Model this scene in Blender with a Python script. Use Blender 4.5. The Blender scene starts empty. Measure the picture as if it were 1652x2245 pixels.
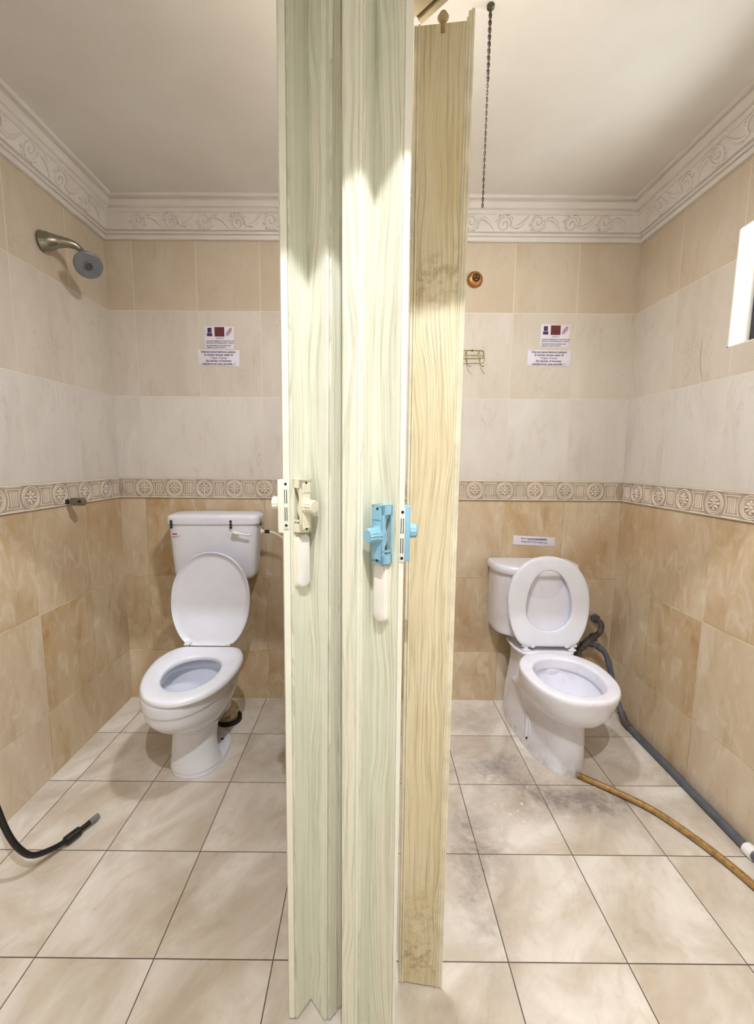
import bpy, bmesh, math, random
from math import sin, cos, pi, radians, sqrt
from mathutils import Vector, Matrix
random.seed(7)
C = bpy.data.collections.new('scene'); bpy.context.scene.collection.children.link(C)
S = bpy.context.scene

def lin(r, g, b):
    f = lambda c: (c/255/12.92) if c/255 <= .04045 else ((c/255+.055)/1.055)**2.4
    return (f(r), f(g), f(b), 1)

# ---------------------------------------------------------------- camera
D, XL, XR, ZC = 2.137, -1.239, 1.25, 2.40
cam = bpy.data.objects.new('camera', bpy.data.cameras.new('camera')); C.objects.link(cam)
cam.data.sensor_fit = 'VERTICAL'; cam.data.sensor_height = 24; cam.data.lens = 946.05/2245*24
cam.data.shift_x = (826-806.79)/2245; cam.data.shift_y = (1126.45-1122.5)/2245
cam.data.clip_start = .01
# looks along +y, pitched 7.12 deg down, tiny yaw and roll
cam.matrix_world = (Matrix.Translation((0, 0, 1.25)) @ Matrix.Rotation(radians(.11), 4, 'Z')
                    @ Matrix.Rotation(radians(90-7.1186), 4, 'X') @ Matrix.Rotation(radians(.4537), 4, 'Z'))
S.camera = cam
# ---------------------------------------------------------------- light
S.view_settings.view_transform = 'Standard'; S.view_settings.look = 'None'
S.view_settings.gamma = 1; S.view_settings.use_curve_mapping = False
S.view_settings.exposure = 0.30
W = bpy.data.worlds.new('world'); S.world = W; W.use_nodes = True
def world():                                         # bright daylight, strongest from the sunlit ground outside
    nt = W.node_tree; bg = nt.nodes['Background']; g = nt.nodes.new('ShaderNodeNewGeometry')
    x = nt.nodes.new('ShaderNodeSeparateXYZ'); nt.links.new(g.outputs['Incoming'], x.inputs[0])
    m = nt.nodes.new('ShaderNodeMapRange'); m.inputs[1].default_value = -.1; m.inputs[2].default_value = .35; m.inputs[3].default_value = 4; m.inputs[4].default_value = 24
    nt.links.new(x.outputs[2], m.inputs[0]); nt.links.new(m.outputs[0], bg.inputs[1]); bg.inputs[0].default_value = (1, .985, .96, 1)
world()
def lamp(name, kind, loc, power, col, rot=(0, 0, 0), **kw):
    l = bpy.data.lights.new(name, kind); l.energy = power; l.color = col
    for k, v in kw.items(): setattr(l, k, v)
    o = bpy.data.objects.new(name, l); o.location = loc; o.rotation_euler = rot; C.objects.link(o)
    return o
lamp('cubicle_lamp', 'AREA', (.08, 1.0, 2.375), 20, (.975, .97, 1), shape='DISK', size=.12)
lamp('corridor_lamp', 'POINT', (.06, -.28, 2.71), 98, (.97, .985, 1), shadow_soft_size=.014)

# ---------------------------------------------------------------- mesh helpers
def nb(): return bmesh.new()
def merge(bm, t, M=None):
    if M is not None: bmesh.ops.transform(t, matrix=M, verts=t.verts)
    me = bpy.data.meshes.new('tmp'); t.to_mesh(me); t.free(); bm.from_mesh(me); bpy.data.meshes.remove(me)
def bx(bm, c, s, M=None, bev=0, seg=2):
    t = bmesh.new(); bmesh.ops.create_cube(t, size=1)
    bmesh.ops.scale(t, vec=s, verts=t.verts)
    if bev: bmesh.ops.bevel(t, geom=t.edges[:], offset=bev, segments=seg, affect='EDGES', profile=.5)
    bmesh.ops.translate(t, vec=c, verts=t.verts)
    merge(bm, t, M)
def rings(bm, R, cap0=True, cap1=True, loop=False):
    V = [[bm.verts.new(p) for p in r] for r in R]; n = len(V[0])
    for a, b in list(zip(V, V[1:])) + ([(V[-1], V[0])] if loop else []):
        for i in range(n):
            j = (i+1) % n
            try: bm.faces.new((a[i], a[j], b[j], b[i]))
            except ValueError: pass
    if not loop:
        if cap0: bm.faces.new(list(reversed(V[0])))
        if cap1: bm.faces.new(V[-1])
def tube(bm, P, r, seg=10, smooth=0, caps=True):
    P = [Vector(p) for p in P]
    rr = r if isinstance(r, (list, tuple)) else [r]*len(P)
    if smooth:
        Q = []; q = []
        n = len(P)
        for i in range(n-1):
            p0, p1, p2, p3 = P[max(i-1, 0)], P[i], P[i+1], P[min(i+2, n-1)]
            for k in range(smooth):
                t = k/smooth
                Q.append(.5*((2*p1)+(p2-p0)*t+(2*p0-5*p1+4*p2-p3)*t*t+(3*p1-p0-3*p2+p3)*t**3))
                q.append(rr[i]+(rr[i+1]-rr[i])*t)
        Q.append(P[-1]); q.append(rr[-1]); P, rr = Q, q
    R = []; T = (P[1]-P[0]).normalized()
    N = T.orthogonal().normalized()
    for i, p in enumerate(P):
        t = (P[min(i+1, len(P)-1)]-P[max(i-1, 0)]).normalized()
        N = (N-t*N.dot(t)).normalized(); B = t.cross(N)
        R.append([p+(N*cos(2*pi*k/seg)+B*sin(2*pi*k/seg))*rr[i] for k in range(seg)])
    rings(bm, R, caps, caps)
def axisM(o, d):
    return Matrix.Translation(o) @ Vector(d).normalized().to_track_quat('Z', 'Y').to_matrix().to_4x4()
def lathe(bm, prof, M, seg=24, cap=True, rib=0, nrib=12):
    R = []
    for r, z in prof:
        r = max(r, 1e-4)
        R.append([M @ Vector((cos(2*pi*k/seg)*(r*(1-rib*(k % 2))), sin(2*pi*k/seg)*(r*(1-rib*(k % 2))), z)) for k in range(seg)])
    rings(bm, R, cap, cap)
def prism(bm, poly, z0, z1, M=None, bev=0):
    t = bmesh.new(); v = [t.verts.new((x, y, z0)) for x, y in poly]; f = t.faces.new(v)
    r = bmesh.ops.extrude_face_region(t, geom=[f]); vs = [g for g in r['geom'] if isinstance(g, bmesh.types.BMVert)]
    bmesh.ops.translate(t, vec=(0, 0, z1-z0), verts=vs); bmesh.ops.recalc_face_normals(t, faces=t.faces)
    if bev: bmesh.ops.bevel(t, geom=t.edges[:], offset=bev, segments=2, affect='EDGES', profile=.5)
    merge(bm, t, M)
def wloc(o):
    v = Vector((0, 0, 0))
    while o is not None: v += o.location; o = o.parent
    return v
def obj(name, bm, mat, parent=None, angle=35, flat=False, origin=None):
    bmesh.ops.recalc_face_normals(bm, faces=bm.faces)
    me = bpy.data.meshes.new(name); bm.to_mesh(me); bm.free()
    xs = [v.co for v in me.vertices]
    lo = Vector([min(v[i] for v in xs) for i in range(3)]); hi = Vector([max(v[i] for v in xs) for i in range(3)])
    c = Vector(((lo.x+hi.x)/2, (lo.y+hi.y)/2, lo.z)) if origin is None else Vector(origin)
    me.transform(Matrix.Translation(-c))
    if not flat:
        for p in me.polygons: p.use_smooth = True
        me.set_sharp_from_angle(angle=radians(angle))
    me.materials.append(mat)
    o = bpy.data.objects.new(name, me); C.objects.link(o)
    if parent is not None: o.parent = parent; o.location = c-wloc(parent)
    else: o.location = c
    return o
def tag(o, label, cat=None, group=None):
    o['label'] = label
    if cat: o['category'] = cat
    if group: o['group'] = group
    return o
def thing(name, label, cat, loc, group=None):
    o = bpy.data.objects.new(name, None); o.empty_display_size = .05; C.objects.link(o); o.location = loc
    return tag(o, label, cat, group)
def struct(name, bm, mat, **k):
    o = obj(name, bm, mat, **k); o['kind'] = 'structure'; return o
def cr(keys, m=4):                                   # Catmull-Rom through tuples
    out = []
    for i in range(len(keys)-1):
        a, b, c, d = keys[max(i-1, 0)], keys[i], keys[i+1], keys[min(i+2, len(keys)-1)]
        for k in range(m):
            t = k/m
            out.append(tuple(.5*(2*q+(r-p)*t+(2*p-5*q+4*r-s)*t*t+(3*q-p-3*r+s)*t**3) for p, q, r, s in zip(a, b, c, d)))
    out.append(keys[-1]); return out
def egg(cx, yc, hw, rf, rb, n=2.2, nbk=None, N=72):
    nbk = nbk or n; P = []
    for k in range(N):
        a = 2*pi*k/N; c, s = cos(a), sin(a); e = n if s < 0 else nbk
        P.append((cx+hw*math.copysign(abs(c)**(2/e), c), yc+(rb if s > 0 else rf)*math.copysign(abs(s)**(2/e), s)))
    return P
def rotp(P, piv, ang):
    c, s = cos(radians(ang)), sin(radians(ang))
    return [(piv[0]+(x-piv[0])*c-(y-piv[1])*s, piv[1]+(x-piv[0])*s+(y-piv[1])*c) for x, y in P]
def eggloft(bm, secs, cx, n=2.2, piv=None, ang=0, m=4, nbk=None, smooth=True, N=72):
    """secs: (z, yc, hw, rf, rb)"""
    R = []
    for z, yc, hw, rf, rb in (cr(secs, m) if smooth else secs):
        P = egg(cx, yc, max(hw, .001), max(rf, .001), max(rb, .001), n, nbk, N)
        if piv: P = rotp(P, piv, ang)
        R.append([Vector((x, y, z)) for x, y in P])
    rings(bm, R)
def radial(poly, c, N=96):
    out = []; m = len(poly)
    for k in range(N):
        a = 2*pi*k/N; dx, dy = cos(a), sin(a); best = 0
        for i in range(m):
            x1, y1 = poly[i][0]-c[0], poly[i][1]-c[1]; x2, y2 = poly[(i+1) % m][0]-c[0], poly[(i+1) % m][1]-c[1]
            ex, ey = x2-x1, y2-y1; den = dx*ey-dy*ex
            if abs(den) < 1e-12: continue
            t = (x1*ey-y1*ex)/den; u = (x1*dy-y1*dx)/den
            if t > 0 and -1e-6 <= u <= 1+1e-6: best = max(best, t)
        out.append(best)
    for _ in range(2): out = [(out[i-1]+2*out[i]+out[(i+1) % N])/4 for i in range(N)]
    return out
def slab(bm, ro, c, prof, M, ri=None, profi=None):
    """prof: (inset, height) rings on outer outline; profi: (outset, height) on the hole outline"""
    N = len(ro); R = []
    for d, h in prof: R.append([M @ Vector((c[0]+cos(2*pi*k/N)*(ro[k]-d), c[1]+sin(2*pi*k/N)*(ro[k]-d), h)) for k in range(N)])
    if ri:
        for d, h in profi: R.append([M @ Vector((c[0]+cos(2*pi*k/N)*(ri[k]+d), c[1]+sin(2*pi*k/N)*(ri[k]+d), h)) for k in range(N)])
        rings(bm, R, loop=True)
    else: rings(bm, R)

# ---------------------------------------------------------------- material helpers
class NT:
    def __init__(s, name):
        s.m = bpy.data.materials.new(name); s.m.use_nodes = True; s.t = s.m.node_tree; s.n = s.t.nodes
        s.b = s.n['Principled BSDF']; s.g = None
    def add(s, ty, ins=None, **kw):
        n = s.n.new(ty)
        for k, v in kw.items(): setattr(n, k, v)
        for k, v in (ins or {}).items(): s.set(n.inputs[k], v)
        return n
    def set(s, sock, v):
        if isinstance(v, bpy.types.NodeSocket): s.t.links.new(v, sock)
        else: sock.default_value = v
    def math(s, op, a, b=None, c=None, clamp=False):
        n = s.add('ShaderNodeMath', operation=op, use_clamp=clamp); s.set(n.inputs[0], a)
        if b is not None: s.set(n.inputs[1], b)
        if c is not None: s.set(n.inputs[2], c)
        return n.outputs[0]
    def pos(s):
        g = s.add('ShaderNodeNewGeometry'); x = s.add('ShaderNodeSeparateXYZ', {0: g.outputs['Position']})
        return g, x.outputs[0], x.outputs[1], x.outputs[2]
    def comb(s, x, y, z): return s.add('ShaderNodeCombineXYZ', {0: x, 1: y, 2: z}).outputs[0]
    def noise(s, vec, scale, detail=4, rough=.55, dist=0, col=False):
        n = s.add('ShaderNodeTexNoise', {'Vector': vec, 'Scale': scale, 'Detail': detail, 'Roughness': rough, 'Distortion': dist})
        return n.outputs['Color' if col else 'Fac']
    def mr(s, v, a, b, c=0., d=1., smooth=False):
        n = s.add('ShaderNodeMapRange', {0: v, 1: a, 2: b, 3: c, 4: d}, interpolation_type='SMOOTHSTEP' if smooth else 'LINEAR')
        return n.outputs[0]
    def mix(s, f, a, b, mode='MIX'):
        n = s.add('ShaderNodeMix', data_type='RGBA', blend_type=mode)
        s.set(n.inputs[0], f); s.set(n.inputs[6], a); s.set(n.inputs[7], b); return n.outputs[2]
    def bump(s, h, strength=.3, dist=.002):
        n = s.add('ShaderNodeBump', {'Height': h, 'Strength': strength, 'Distance': dist}); s.set(s.b.inputs['Normal'], n.outputs[0])
    def out(s, col, rough=.5, **kw):
        s.set(s.b.inputs['Base Color'], col); s.set(s.b.inputs['Roughness'], rough)
        for k, v in kw.items(): s.set(s.b.inputs[k.replace('_', ' ')], v)
        return s.m
def plain(name, rgb, rough=.5, var=.06, scale=40, **kw):
    t = NT(name); g, x, y, z = t.pos()
    n = t.noise(g.outputs['Position'], scale, 4)
    c = lin(*rgb); d = tuple(v*(1-3*var) for v in c[:3])+(1,)
    return t.out(t.mix(t.mr(n, .4, .75), c, d), rough, **kw)

def wall_mat(name, axis, off, size):
    t = NT(name); g, x, y, z = t.pos(); u = x if axis == 'x' else y
    up = t.math('GREATER_THAN', z, 1.104)
    U = t.math('DIVIDE', t.math('SUBTRACT', u, off), size)
    Vl = t.math('DIVIDE', t.math('SUBTRACT', z, 1.055), .396); Vu = t.math('ADD', t.math('DIVIDE', t.math('SUBTRACT', z, 1.153), .394), 20)
    V = t.math('ADD', t.math('MULTIPLY', up, Vu), t.math('MULTIPLY', t.math('SUBTRACT', 1, up), Vl))
    cu, cv = t.math('FLOOR', U), t.math('FLOOR', V)
    fu, fv = t.math('FRACT', U), t.math('FRACT', V)
    du = t.math('MULTIPLY', t.math('MINIMUM', fu, t.math('SUBTRACT', 1, fu)), size)
    dv = t.math('MULTIPLY', t.math('MINIMUM', fv, t.math('SUBTRACT', 1, fv)), .395)
    dd = t.math('MINIMUM', du, dv)
    gr = t.mr(dd, .0008, .0021, 1, 0)
    wn = t.add('ShaderNodeTexWhiteNoise', {'Vector': t.comb(cu, cv, 3.7 if axis == 'x' else 8.1)}, noise_dimensions='3D')
    r = wn.outputs['Value']
    vec = t.comb(t.math('ADD', t.math('MULTIPLY', u, 1.6), t.math('MULTIPLY', r, 13)), t.math('MULTIPLY', z, .75), t.math('MULTIPLY', r, 7))
    n1 = t.noise(vec, 3.2, 7, .62, .7); n2 = t.noise(vec, 9, 5, .6, 1.2)
    vec2 = t.comb(t.math('MULTIPLY', u, 3.4), t.math('MULTIPLY', z, .8), r)
    n3 = t.noise(vec2, 7, 6, .65, .4)
    lo = t.mix(t.mr(n1, .32, .68), lin(182, 154, 114), lin(213, 198, 170))
    lo = t.mix(t.mr(n2, .52, .72, 0, .7), lo, lin(222, 212, 194))
    lo = t.mix(t.mr(t.math('FRACT', t.math('MULTIPLY', r, 17.3)), .55, 1, 0, .38), lo, lin(222, 213, 198))
    hi = t.mix(t.mr(n1, .32, .68), lin(208, 203, 196), lin(220, 216, 210))
    top = t.mix(t.mr(n1, .3, .7), lin(194, 178, 154), lin(205, 194, 176))
    mid = t.mix(t.mr(n1, .35, .65), lin(204, 195, 181), lin(214, 207, 196))
    h1 = t.mix(t.math('GREATER_THAN', z, 1.547), hi, mid)
    h2 = t.mix(t.math('GREATER_THAN', z, 1.941), h1, top)
    c = t.mix(up, lo, h2)
    c = t.mix(t.math('MULTIPLY', t.mr(n3, .56, .74, 0, .55), t.mr(up, 0, 1, 1, .45)), c, t.mix(1., c, lin(206, 186, 158), 'MULTIPLY'))
    v = t.noise(t.comb(t.math('MULTIPLY', u, 5), t.math('MULTIPLY', z, 1.4), t.math('MULTIPLY', r, 31)), 2.4, 9, .7, 1.6)
    vein = t.mr(t.math('ABSOLUTE', t.math('SUBTRACT', v, .5)), .0, .006, 1, 0)
    vm = t.math('MULTIPLY', vein, t.mr(t.noise(vec, 6, 2), .56, .66))
    c = t.mix(t.math('MULTIPLY', vm, .75), c, lin(134, 112, 82))
    c = t.mix(t.mr(r, 0, 1, 0, .16), c, t.mix(1., c, lin(214, 196, 172), 'MULTIPLY'))
    if name.endswith('right'):
        k = t.math('MAXIMUM', 0., t.math('SUBTRACT', 1.655, z))
        dy = t.math('ABSOLUTE', t.math('SUBTRACT', y, t.math('SUBTRACT', 1.70, t.math('MULTIPLY', 2.4, t.math('MULTIPLY', k, k)))))
        dm = t.math('MULTIPLY', t.mr(dy, .0008, .0035, 1, 0), t.math('MULTIPLY', t.mr(z, 1.55, 1.58), t.mr(z, 1.72, 1.69)))
        c = t.mix(t.math('MULTIPLY', dm, .55), c, lin(120, 92, 56))
        for hy, hz in ((1.3445, .8355), (1.3165, .9275)):
            e = t.math('SQRT', t.math('ADD', t.math('POWER', t.math('SUBTRACT', y, hy), 2.), t.math('POWER', t.math('SUBTRACT', z, hz), 2.)))
            c = t.mix(t.mr(e, .004, .006, 1, 0), c, lin(110, 88, 40))
    gc = t.mix(t.mr(t.noise(t.comb(u, z, 0), 8, 3), .4, .6), lin(222, 206, 178), lin(168, 148, 118))
    gc = t.mix(up, gc, lin(226, 214, 196))
    c = t.mix(gr, c, gc)
    t.bump(t.math('SUBTRACT', 1, gr), .5, .0012)
    return t.out(c, t.mr(gr, 0, 1, .33, .8), Specular_IOR_Level=.4)

def floor_mat():
    t = NT('floor_tiles'); g, x, y, z = t.pos()
    right = t.math('GREATER_THAN', x, 0.02)
    ox = t.math('ADD', -1.132, t.math('MULTIPLY', right, -.0085))
    U = t.math('DIVIDE', t.math('SUBTRACT', x, ox), .3); V = t.math('DIVIDE', t.math('SUBTRACT', y, .9375), .3)
    cu, cv, fu, fv = t.math('FLOOR', U), t.math('FLOOR', V), t.math('FRACT', U), t.math('FRACT', V)
    d = lambda f: t.math('MULTIPLY', t.math('MINIMUM', f, t.math('SUBTRACT', 1, f)), .3)
    dd = t.math('MINIMUM', d(fu), d(fv))
    gr = t.mr(dd, .0008, .0019, 1, 0)
    wn = t.add('ShaderNodeTexWhiteNoise', {'Vector': t.comb(cu, cv, 1.3)}, noise_dimensions='3D'); r = wn.outputs['Value']
    vec = t.comb(t.math('ADD', x, t.math('MULTIPLY', r, 9)), t.math('SUBTRACT', t.math('MULTIPLY', y, .9), t.math('MULTIPLY', x, .45)), t.math('MULTIPLY', r, 5))
    n1 = t.noise(vec, 4.5, 6, .6, .6); n2 = t.noise(vec, 13, 6, .62, 1.)
    c = t.mix(t.mr(n1, .33, .67), lin(186, 174, 157), lin(228, 223, 216))
    c = t.mix(t.mr(n2, .5, .72, 0, .6), c, lin(200, 187, 168))
    v = t.noise(vec, 3.1, 8, .68, 1.5)
    vein = t.math('MULTIPLY', t.mr(t.math('ABSOLUTE', t.math('SUBTRACT', v, .5)), 0, .006, 1, 0), t.mr(n2, .52, .62))
    c = t.mix(t.math('MULTIPLY', vein, .35), c, lin(140, 120, 96))
    c = t.mix(t.mr(r, 0, 1, 0, .12), c, t.mix(1., c, lin(220, 206, 186), 'MULTIPLY'))
    # worn-in grey grime in the right-hand cubicle
    P = g.outputs['Position']
    dn = t.noise(P, 9, 7, .68, .8); dn2 = t.noise(P, 42, 5, .6)
    acc = None
    for cx, cy, sx, sy, a in [(.80, 1.47, .20, .07, 1.2), (.60, 1.50, .12, .12, .45), (.46, 1.62, .16, .10, .65), (.32, 1.16, .08, .26, .85), (.40, 1.30, .10, .14, .6), (.60, 1.68, .12, .1, .5), (.5, 1.93, .14, .1, .5), (.95, 1.40, .2, .1, .4)]:
        e = t.math('ADD', t.math('POWER', t.math('DIVIDE', t.math('SUBTRACT', x, cx), sx), 2.), t.math('POWER', t.math('DIVIDE', t.math('SUBTRACT', y, cy), sy), 2.))
        w = t.math('MULTIPLY', t.math('EXPONENT', t.math('MULTIPLY', e, -1.)), a)
        acc = w if acc is None else t.math('ADD', acc, w)
    dm = t.math('MULTIPLY', acc, t.math('ADD', t.mr(dn, .32, .62, 0, .8), t.mr(dn2, .4, .65, 0, .25)), clamp=True)
    c = t.mix(t.math('MULTIPLY', dm, .8), c, lin(112, 106, 102))
    # pale dried splashes
    sp = t.add('ShaderNodeTexVoronoi', {'Vector': P, 'Scale': 26}, feature='F1').outputs['Distance']
    sm = t.math('MULTIPLY', t.mr(sp, .12, .2, 1, 0), t.math('EXPONENT', t.math('MULTIPLY', t.math('ADD', t.math('POWER', t.math('DIVIDE', t.math('SUBTRACT', x, .58), .13), 2.), t.math('POWER', t.math('DIVIDE', t.math('SUBTRACT', y, 1.42), .13), 2.)), -1.)))
    c = t.mix(t.math('MULTIPLY', sm, .6), c, lin(240, 238, 234))
    c = t.mix(gr, c, lin(84, 72, 62))
    t.bump(t.math('SUBTRACT', 1, gr), .5, .0015)
    return t.out(c, t.mr(n2, .3, .7, .26, .42), Specular_IOR_Level=.45)

def pvc_mat(name, base, line, stain=None, sa=.0, den=190, wav=6, lw=.06, amt=.62):
    t = NT(name); g, x, y, z = t.pos(); P = g.outputs['Position']
    h = t.math('ADD', x, t.math('MULTIPLY', y, 1.31))
    w = t.noise(t.comb(t.math('MULTIPLY', h, 5), t.math('MULTIPLY', z, 1.1), 0), 1.7, 2)
    vec = t.comb(t.math('ADD', t.math('MULTIPLY', h, den), t.math('MULTIPLY', w, wav)), t.math('MULTIPLY', z, 1.1), 0)
    n = t.noise(vec, 1.25, 3, .5, .25)
    ln = t.mr(t.math('ABSOLUTE', t.math('SUBTRACT', n, .5)), .0, lw, 1, 0)
    br = t.noise(t.comb(t.math('MULTIPLY', h, 22), t.math('MULTIPLY', z, 4), 0), 2, 4)
    lm = t.math('MULTIPLY', ln, t.mr(br, .3, .6, .35, 1))
    c = t.mix(t.math('MULTIPLY', lm, amt), lin(*base), lin(*line))
    fine = t.noise(t.comb(t.math('MULTIPLY', h, 420), t.math('MULTIPLY', z, 14), 0), 1, 2)
    c = t.mix(t.mr(fine, .5, .8, 0, .2), c, lin(*line))
    if stain:
        s1 = t.noise(t.comb(t.math('MULTIPLY', h, 2.5), t.math('MULTIPLY', z, .7), 0), 5, 5, .6, .5)
        c = t.mix(t.mr(s1, .38, .66, 0, sa), c, lin(*stain))
        for zc, sz, a in [(.075, .035, .9), (1.60, .05, .5), (.18, .10, .3)]:
            e = t.math('EXPONENT', t.math('MULTIPLY', t.math('POWER', t.math('DIVIDE', t.math('SUBTRACT', z, zc), sz), 2.), -1.))
            f = t.math('MULTIPLY', t.math('MULTIPLY', e, a), t.mr(t.noise(P, 45, 6, .7), .46, .62))
            c = t.mix(f, c, lin(134, 116, 72))
    t.bump(lm, -.25, .0006)
    return t.out(c, .42, Specular_IOR_Level=.4)

M_wallx = wall_mat('wall_tiles_back', 'x', -1.1131, .2972)
M_wally = wall_mat('wall_tiles_side', 'y', 1.87, .303)
M_wallr = wall_mat('wall_tiles_right', 'y', 1.8600, .3045)
M_floor = floor_mat()
def paint(name, rgb, rgb2):
    t = NT(name); g, x, y, z = t.pos(); n = t.noise(g.outputs['Position'], 2.2, 5, .6); m = t.noise(g.outputs['Position'], 260, 2)
    t.bump(m, .15, .0006)
    return t.out(t.mix(t.mr(n, .35, .7), lin(*rgb), lin(*rgb2)), .75, Specular_IOR_Level=.2)
M_ceil = paint('ceiling_paint', (223, 219, 213), (214, 208, 200))
M_corn = paint('cornice_plaster', (224, 219, 213), (212, 205, 197))
M_plain = paint('corridor_paint', (176, 170, 160), (166, 160, 150))
M_strip = plain('border_tile_ground', (182, 165, 146), .45, .08, 14)
M_relief = plain('border_tile_relief', (222, 211, 197), .4, .06, 14)
M_cer = plain('white_ceramic', (228, 231, 242), .12, .012, 6, Coat_Weight=.3)
def dirty_ceramic():
    t = NT('worn_ceramic'); g, x, y, z = t.pos(); P = g.outputs['Position']
    n = t.noise(P, 16, 6, .65, .5); s = t.noise(P, 90, 4, .6)
    c = t.mix(t.math('MULTIPLY', t.mr(n, .5, .72), .35), lin(228, 229, 240), lin(204, 194, 190))
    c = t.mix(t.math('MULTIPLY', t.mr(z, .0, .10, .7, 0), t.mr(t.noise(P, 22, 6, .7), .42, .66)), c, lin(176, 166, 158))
    t.bump(t.math('MULTIPLY', t.mr(s, .6, .75), t.mr(z, .3, .2)), .3, .001)
    return t.out(c, .2, Coat_Weight=.2)
M_cer2 = dirty_ceramic()
M_pl = plain('white_plastic', (228, 231, 242), .28, .02, 12)
M_pl2 = plain('grey_white_plastic', (222, 222, 226), .3, .03, 12)
M_door = pvc_mat('pale_green_pvc', (234, 236, 222), (174, 178, 152))
M_doorw = plain('ivory_pvc_edge', (236, 238, 226), .4, .02, 30)
M_stain = pvc_mat('stained_pvc', (234, 226, 198), (150, 132, 86), (212, 196, 152), .6, 120, 9, .05, .62)
M_stedge = plain('yellowed_pvc_edge', (242, 236, 212), .45, .08, 18)
M_cream = plain('cream_plastic', (238, 234, 212), .35, .03, 30)
M_white = plain('bright_white_plastic', (244, 243, 240), .35, .01, 30)
M_blue = plain('pale_blue_plastic', (146, 198, 226), .4, .04, 30)
M_black = plain('black_rubber', (18, 17, 18), .45, .1, 30)
M_dark = plain('dark_cavity', (34, 30, 28), .8, .1, 30)
M_chrome = plain('dull_chrome', (150, 146, 128), .28, .08, 30, Metallic=.9)
M_grey = plain('grey_plastic', (118, 120, 124), .4, .08, 30)
M_pgrey = plain('grey_pvc_pipe', (92, 94, 104), .5, .12, 20)
M_pdark = plain('grimy_pipe', (84, 78, 74), .6, .18, 40)
M_hose = plain('brown_hose', (164, 128, 72), .5, .22, 60)
M_copper = plain('aged_copper', (168, 116, 62), .4, .12, 60, Metallic=.5)
M_brass = plain('greenish_brass', (150, 146, 92), .35, .1, 60, Metallic=.7)
M_chain = plain('dark_chain_metal', (70, 62, 52), .4, .15, 90, Metallic=.7)
M_track = plain('beige_track', (196, 184, 150), .45, .05, 20)
M_trackd = plain('brown_track_groove', (92, 66, 30), .6, .1, 20)
M_roll = plain('tan_plastic', (186, 166, 120), .5, .12, 60)
M_paper = plain('laminated_paper', (226, 222, 232), .3, .01, 20)
M_ink = plain('dark_ink', (38, 30, 70), .6, .02, 20)
M_inkb = plain('blue_smudge', (168, 172, 208), .6, .02, 20)
M_purple = plain('purple_print', (72, 44, 96), .6, .2, 300)
M_redp = plain('maroon_print', (112, 40, 52), .6, .25, 300)
M_pink = plain('pink_print', (196, 160, 172), .6, .2, 200)
M_red = plain('red_print', (190, 80, 70), .6, .05, 200)
M_reveal = plain('window_reveal_paint', (240, 236, 228), .7, .02, 8)
M_frame = plain('dark_window_frame', (30, 30, 38), .5, .1, 8)
M_tfr = plain('beige_pipe', (196, 178, 140), .5, .2, 40)

# ---------------------------------------------------------------- structure
def quad(bm, *P): bm.faces.new([bm.verts.new(p) for p in P])
b = nb(); bx(b, (0, .6, -.05), (2.7, 3.4, .1)); struct('floor', b, M_floor, flat=True)
b = nb(); bx(b, (.005, D+.06, 1.2), (2.75, .12, 2.4)); struct('wall_back', b, M_wallx, flat=True)
b = nb(); bx(b, (XL-.06, .5, 1.2), (.12, 3.3, 2.4)); struct('wall_left', b, M_wally, flat=True)
# right wall with the window opening
WY1, WZ0, WZ1, WY0 = 1.578, 1.649, 2.04, 1.02; TH = .22
b = nb()
bx(b, (XR+TH/2, (WY1+D)/2, 1.2), (TH, D-WY1, 2.4)); bx(b, (XR+TH/2, (WY0-1.15)/2, 1.2), (TH, WY0+1.15, 2.4))
bx(b, (XR+TH/2, (WY0+WY1)/2, WZ0/2), (TH, WY1-WY0, WZ0)); bx(b, (XR+TH/2, (WY0+WY1)/2, (WZ1+2.4)/2), (TH, WY1-WY0, 2.4-WZ1))
bmesh.ops.remove_doubles(b, verts=b.verts, dist=1e-5)
struct('wall_right', b, M_wallr, flat=True)
b = nb()
for c, s in [((XR+TH/2, WY1-.002, (WZ0+WZ1)/2), (TH-.002, .004, WZ1-WZ0)), ((XR+TH/2, WY0+.002, (WZ0+WZ1)/2), (TH-.002, .004, WZ1-WZ0)),
             ((XR+TH/2, (WY0+WY1)/2, WZ0+.002), (TH-.002, WY1-WY0, .004)), ((XR+TH/2, (WY0+WY1)/2, WZ1-.002), (TH-.002, WY1-WY0, .004))]: bx(b, c, s)
tr = struct('trim_4', b, M_reveal, flat=True)
b = nb(); xf = XR+.083
for y in (WY1-.02, WY0+.02): bx(b, (xf, y, (WZ0+WZ1)/2), (.03, .028, WZ1-WZ0-.01), bev=.002)
for z in (WZ0+.02, WZ1-.02): bx(b, (xf, (WY0+WY1)/2, z), (.03, WY1-WY0-.06, .028), bev=.002)
fr = struct('window_1', b, M_frame, flat=True)
b = nb()
for k in range(5): bx(b, (xf, (WY0+WY1)/2, WZ0+.07+.062*k), (.004, WY1-WY0-.07, .05), M=None)
gl = NT('louvre_glass'); gm = gl.add('ShaderNodeMixShader', {0: .1}); gt = gl.add('ShaderNodeBsdfTransparent', {0: (.93, .96, .96, 1)}); gg = gl.add('ShaderNodeBsdfGlossy', {1: .05})
gl.t.links.new(gt.outputs[0], gm.inputs[1]); gl.t.links.new(gg.outputs[0], gm.inputs[2]); gl.t.links.new(gm.outputs[0], gl.n['Material Output'].inputs[0])
obj('louvre_panes', b, gl.m, fr, flat=True)
b = nb(); bx(b, (.1, 1.47, ZC+.05), (2.9, 1.5, .1)); struct('ceiling', b, M_ceil, flat=True)
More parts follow.
